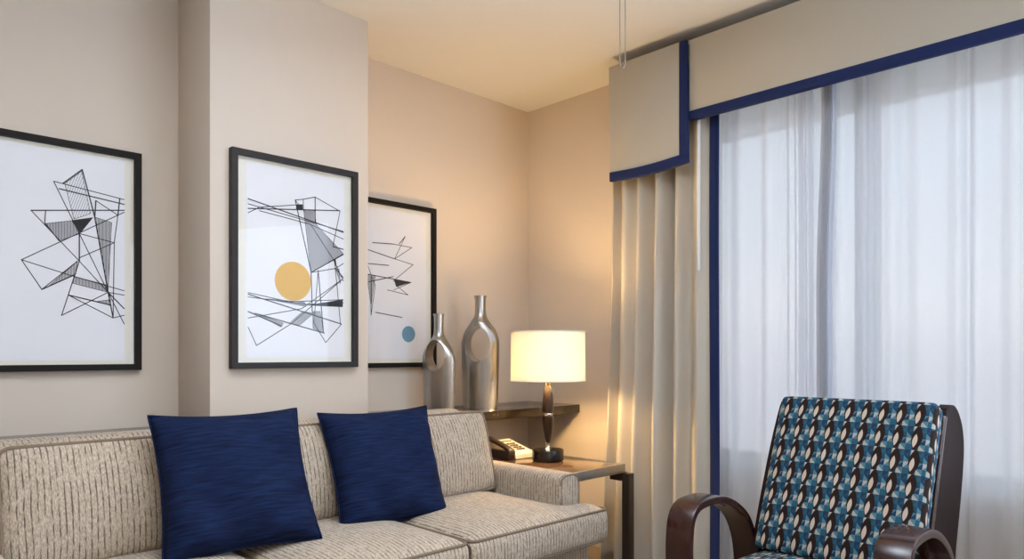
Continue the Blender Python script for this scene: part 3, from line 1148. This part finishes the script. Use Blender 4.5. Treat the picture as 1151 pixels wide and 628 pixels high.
bm = bmesh.new()
add_box(bm, (TX0 + 0.012, TY0 + 0.012, TZ - 0.03), (TX1 - 0.012, TY1 - 0.012, TZ - 0.002), 0.001)
finish('table_top', Tb(bm), M['table_wood'], tab)
bm = bmesh.new()
for lo, hi in (((TX0, TY0, TZ - 0.043), (TX1, TY0 + 0.012, TZ)), ((TX0, TY1 - 0.012, TZ - 0.043), (TX1, TY1, TZ)),
               ((TX0, TY0 + 0.012, TZ - 0.043), (TX0 + 0.012, TY1 - 0.012, TZ)), ((TX1 - 0.012, TY0 + 0.012, TZ - 0.043), (TX1, TY1 - 0.012, TZ))):
    add_box(bm, lo, hi, 0.0015)
finish('steel_edge', Tb(bm), M['steel'], tab)
for sx in (0, 1):
    for sy in (0, 1):
        bm = bmesh.new()
        x0, x1 = ((TX1 - 0.012, TX1 + 0.030) if sx else (TX0, TX0 + 0.04))
        y0, y1 = ((TY0 - 0.030, TY0 + 0.012) if not sy else (TY1 - 0.05, TY1 - 0.01))
        add_box(bm, (x0, y0, 0), (x1, y1, TZ - 0.0455), 0.002)
        b0, b1 = (y1 - 0.002, y1 + 0.075) if not sy else (y0 - 0.075, y0 + 0.002)
        add_box(bm, (x0, b0, TZ - 0.085), (x1, b1, TZ - 0.0435), 0.002)
        finish('leg', Tb(bm), M['table_leg'], tab)

# ------------------------------------------------------------------ table lamp
LX, LY = 2.637, 2.424
lamp = empty('table_lamp', (LX, LY, TZ), 'lit table lamp with white drum shade and dark torpedo stem', 'lamp')
bm = bmesh.new()
add_lathe(bm, [(0.076, 0), (0.080, 0.004), (0.080, 0.050), (0.077, 0.056), (0.02, 0.057)], 48)
finish('base', bm, M['black'], lamp)
bm = bmesh.new()
add_lathe(bm, [(0.020, 0.056), (0.014, 0.062), (0.010, 0.068), (0.010, 0.088), (0.013, 0.092)], 32)
finish('foot_ring', bm, M['chrome'], lamp)
bm = bmesh.new()
add_lathe(bm, [(p.x, p.z) for p in spline([(0.011, 0, 0.090), (0.017, 0, 0.115), (0.025, 0, 0.160), (0.0285, 0, 0.195), (0.0285, 0, 0.222)], 5)], 40)
add_lathe(bm, [(p.x, p.z) for p in spline([(0.0285, 0, 0.242), (0.029, 0, 0.270), (0.027, 0, 0.310), (0.021, 0, 0.350), (0.013, 0, 0.378)], 5)], 40)
finish('stem', bm, M['lamp_wood'], lamp)
bm = bmesh.new()
add_lathe(bm, [(0.022, 0.2225), (0.024, 0.226), (0.024, 0.238), (0.022, 0.2415)], 36)
finish('collar', bm, M['chrome'], lamp)
bm = bmesh.new()
add_lathe(bm, [(0.0125, 0.377), (0.0125, 0.384), (0.008, 0.388), (0.008, 0.395), (0.016, 0.398), (0.016, 0.428), (0.010, 0.432)], 28)
finish('socket', bm, M['brass'], lamp)
SZ0, SZ1, SR = 0.400, 0.652, 0.189
bm = bmesh.new()
add_lathe(bm, [(SR, SZ0), (SR - 0.002, SZ1), (SR - 0.0045, SZ1), (SR - 0.0025, SZ0), (SR, SZ0)], 72, cap=False)
bmesh.ops.remove_doubles(bm, verts=bm.verts, dist=1e-6)
shade = finish('lamp_shade', bm, M['shade'], lamp)
bm = bmesh.new()
for z in (SZ0 + 0.003, SZ1 - 0.003):
    bm = bmesh.new()
    add_tube(bm, [((SR - 0.001) * math.cos(2 * math.pi * i / 64), (SR - 0.001) * math.sin(2 * math.pi * i / 64), z) for i in range(64)], 0.0032, 8, True)
    finish('shade_ring', bm, M['shade'], shade)
bm = bmesh.new()
for i in range(3):
    a = 2 * math.pi * i / 3 + 0.4
    add_tube(bm, [(0.012 * math.cos(a), 0.012 * math.sin(a), 0.415), ((SR - 0.006) * math.cos(a), (SR - 0.006) * math.sin(a), SZ0 + 0.012)], 0.0018, 6)
finish('shade_spider', bm, M['brass'], shade)
m = NT('warm_bulb')
em = m.n('ShaderNodeEmission')
em.inputs[0].default_value = (1.0, 0.72, 0.40, 1)
em.inputs[1].default_value = 30
bulb_mat = m.done(em.outputs[0])
bm = bmesh.new()
add_lathe(bm, [(p.x, p.z) for p in spline([(0.012, 0, 0.430), (0.018, 0, 0.445), (0.029, 0, 0.473), (0.026, 0, 0.498), (0.004, 0, 0.509)], 4)], 24)
bulb = finish('bulb', bm, bulb_mat, lamp)
pl = bpy.data.lights.new('lamp_light', 'POINT')
pl.energy = 46
pl.color = (1.0, 0.655, 0.27)
pl.shadow_soft_size = 0.04
plo = bpy.data.objects.new('lamp_light', pl)
plo.location = (0, 0, 0.478)
plo.parent = lamp
COL.objects.link(plo)
bulb.visible_shadow = True

# ------------------------------------------------------------------ telephone
PHX, PHY = 2.590, 2.665
tel = empty('telephone', (PHX, PHY, TZ), 'ivory desk telephone with dark handset beside the lamp base', 'telephone')
bm = bmesh.new()
prof = [(-0.105, 0), (0.105, 0), (0.105, 0.070), (0.085, 0.078), (-0.085, 0.030), (-0.105, 0.022)]
add_prism(bm, prof, 'x', -0.045, 0.095, 0.004, 2)
finish('body', bm, M['ivory_plastic'], tel)
sl = (0.078 - 0.030) / 0.170
face = lambda y: 0.030 + (y + 0.085) * sl
bm = bmesh.new()
for r in range(4):
    for c in range(3):
        y = -0.062 + r * 0.024
        x = 0.012 + c * 0.020
        add_box(bm, (x, y, face(y) - 0.002), (x + 0.013, y + 0.016, face(y + 0.016) + 0.004), 0.001, 1)
finish('keypad', bm, M['key'], tel)
bm = bmesh.new()
for c in range(5):
    y = 0.050
    x = -0.004 + c * 0.017
    add_box(bm, (x, y, face(y) - 0.002), (x + 0.012, y + 0.008, face(y + 0.008) + 0.003), 0.001, 1)
finish('function_keys', bm, M['key'], tel)
bm = bmesh.new()
path = spline([(-0.072, -0.108, 0.042), (-0.072, -0.06, 0.060), (-0.072, 0.0, 0.077), (-0.072, 0.06, 0.091), (-0.072, 0.112, 0.100)], 6)
n = len(path)
rings = []
for i, p in enumerate(path):
    t = i / (n - 1)
    e2 = abs(2 * t - 1) ** 3
    hw, hh = 0.019 + 0.008 * e2, 0.011 + 0.010 * e2
    if i in (0, n - 1):
        hw, hh = hw * 0.7, hh * 0.6
    ring = []
    for j in range(16):
        a = 2 * math.pi * j / 16
        ca, sa = math.cos(a), math.sin(a)
        ring.append(bm.verts.new((p.x + hw * math.copysign(abs(ca) ** 0.7, ca), p.y, p.z - 0.010 * e2 + hh * math.copysign(abs(sa) ** 0.7, sa))))
    rings.append(ring)
for a, b in zip(rings, rings[1:]):
    for j in range(16):
        bm.faces.new((a[j], a[(j + 1) % 16], b[(j + 1) % 16], b[j]))
bm.faces.new(rings[0]); bm.faces.new(rings[-1][::-1])
finish('handset', bm, M['dark_plastic'], tel, sharp=60)
bm = bmesh.new()
add_box(bm, (-0.095, -0.10, 0.0), (-0.0452, 0.105, 0.040), 0.004)
finish('cradle', bm, M['dark_plastic'], tel)

# ------------------------------------------------------------------ armchair (faces into the room, back to the window)
CO = Vector((2.42, 0.944, 0))
chair = empty('armchair', CO, 'bentwood armchair in teal, brown and ivory patterned fabric before the window', 'chair')


def C(bm):
    bmesh.ops.translate(bm, verts=bm.verts, vec=-CO)
    return bm


def uv_by_face(bm, frame):
    """planar UVs in metres: frame maps a point to (across, along, depth)"""
    uv = bm.loops.layers.uv.new('UVMap')
    for f in bm.faces:
        n = f.normal
        a0 = frame(f.calc_center_median())
        nn = (Vector(frame(f.calc_center_median() + n * 0.01)) - Vector(a0)) / 0.01
        ax = max(range(3), key=lambda i: abs(nn[i]))
        for l in f.loops:
            q = frame(l.vert.co)
            l[uv].uv = (q[0], q[1]) if ax == 2 else ((q[0], q[1] + q[2]) if ax == 1 else (q[0] + q[2], q[1]))


CY0, CY1 = 0.662, 1.186
cw = CY1 - CY0
# back cushion: outline across y and up the recline, front face crowned
pb, ptp = Vector((2.350, 0.0, 0.440)), Vector((2.580, 0.0, 0.968))
up = (ptp - pb).normalized()
fr = Vector((-up.z, 0, up.x))      # out of the front face
BL = (ptp - pb).length
BT = 0.085
ol = [(0, 0), (cw, 0), (cw, BL), (0, BL)]
bm = cushion_bm(ol, BT, 0.022, 0.022, step=0.05, soft=0.2, bottom=0.0)
bm.normal_update()
uv_by_face(bm, lambda p: (p.x - 0.012, p.y, p.z))
# local (across, along, depth) -> world: across runs from CY1 down to CY0 (left to right seen from the front)
mt = Matrix(((0, up.x, fr.x, pb.x - fr.x * BT), (-1, 0, 0, CY1), (0, up.z, fr.z, pb.z - fr.z * BT), (0, 0, 0, 1)))
bmesh.ops.transform(bm, matrix=mt, verts=bm.verts)
subsurf(finish('back_cushion', C(bm), M['retro'], chair, sharp=180))
# seat cushion
ol = [(0, 0), (cw + 0.01, 0), (cw + 0.01, 0.50), (0, 0.50)]
bm = cushion_bm(ol, 0.105, 0.026, 0.030, step=0.05, soft=0.2)
bm.normal_update()
uv_by_face(bm, lambda p: (p.x, p.y, p.z))
mt = Matrix(((0, 1, 0, 1.965), (-1, 0, 0, CY1 + 0.005), (0, 0, 1, 0.325), (0, 0, 0, 1))) @ Matrix.Rotation(R(-2.0), 4, 'X')
bmesh.ops.transform(bm, matrix=mt, verts=bm.verts)
subsurf(finish('seat_cushion', C(bm), M['retro'], chair, sharp=180))
bm = bmesh.new()
add_box(bm, (2.02, CY0 - 0.002, 0.245), (2.46, CY1 + 0.002, 0.318), 0.004)
finish('seat_frame', C(bm), M['mahogany'], chair)
# side boards
bp_front = spline([(2.662, 0, 0.936), (2.618, 0, 0.865), (2.560, 0, 0.755), (2.488, 0, 0.594), (2.432, 0, 0.457), (2.368, 0, 0.34), (2.385, 0, 0.27)], 4)
bp_rear = spline([(2.50, 0, 0.235), (2.62, 0, 0.17), (2.715, 0, 0.0)], 4)
bp_back = spline([(2.775, 0, 0.0), (2.765, 0, 0.20), (2.785, 0, 0.42), (2.85, 0, 0.60), (2.893, 0, 0.76), (2.880, 0, 0.85), (2.83, 0, 0.910), (2.775, 0, 0.940), (2.72, 0, 0.947)], 4)
bpoly = [(p.x, p.z) for p in bp_front + bp_rear + bp_back]
for y0, y1, sh in ((CY1 + 0.004, CY1 + 0.036, 0.0), (CY0 + 0.002, CY0 + 0.034, 0.022)):
    bm = bmesh.new()
    add_prism(bm, [(p[0] + (sh if p[0] < 2.7 and p[1] > 0.3 else 0), p[1]) for p in bpoly], 'y', y0, y1, 0.004, 2)
    finish('side_board', C(bm), M['board'], chair, sharp=30)
bm = bmesh.new()
q = [pb - fr * (BT + 0.004) + up * 0.0, pb - fr * (BT + 0.004) + up * (BL - 0.02), pb - fr * (BT + 0.02) + up * (BL - 0.02), pb - fr * (BT + 0.02)]
add_prism(bm, [(p.x, p.z) for p in q], 'y', CY0 - 0.003, CY1 + 0.003, 0.002)
finish('back_panel', C(bm), M['mahogany'], chair)
# bentwood arms: flat strip bent from the floor over the arm rest down to the side board
arm_path = spline([(2.000, 0, 0.001), (1.998, 0, 0.20), (1.996, 0, 0.42), (1.998, 0, 0.52), (2.012, 0, 0.585), (2.048, 0, 0.622), (2.105, 0, 0.634), (2.185, 0, 0.634), (2.250, 0, 0.622),
                   (2.325, 0, 0.590), (2.400, 0, 0.536), (2.452, 0, 0.455), (2.475, 0, 0.36), (2.480, 0, 0.28)], 6)
for y0, y1 in ((1.218, 1.310), (0.580, 0.672)):
    bm = bmesh.new()
    outer, inner = [], []
    for i, p in enumerate(arm_path):
        t = (arm_path[min(i + 1, len(arm_path) - 1)] - arm_path[max(i - 1, 0)]).normalized()
        nrm = Vector((t.z, 0, -t.x))
        outer.append((p.x, p.z))
        inner.append((p.x + nrm.x * 0.024, max(0.001, p.z + nrm.z * 0.024)))
    A = [[bm.verts.new((x, yy, z)) for x, z in ln] for ln in (outer, inner) for yy in (y0, y1)]
    oa, ob, ia, ib = A
    n = len(oa)
    for i in range(n - 1):
        bm.faces.new((oa[i], oa[i + 1], ob[i + 1], ob[i]))
        bm.faces.new((ia[i], ib[i], ib[i + 1], ia[i + 1]))
        bm.faces.new((oa[i], ia[i], ia[i + 1], oa[i + 1]))
        bm.faces.new((ob[i], ob[i + 1], ib[i + 1], ib[i]))
    bm.faces.new((oa[0], ob[0], ib[0], ia[0]))
    bm.faces.new((oa[-1], ia[-1], ib[-1], ob[-1]))
    bmesh.ops.recalc_face_normals(bm, faces=bm.faces)
    es = [ed for ed in bm.edges if ed.calc_face_angle(0) > R(60)]
    bmesh.ops.bevel(bm, geom=es, offset=0.003, segments=2, affect='EDGES', profile=0.5)
    finish('armrest', C(bm), M['mahogany'], chair, sharp=40)
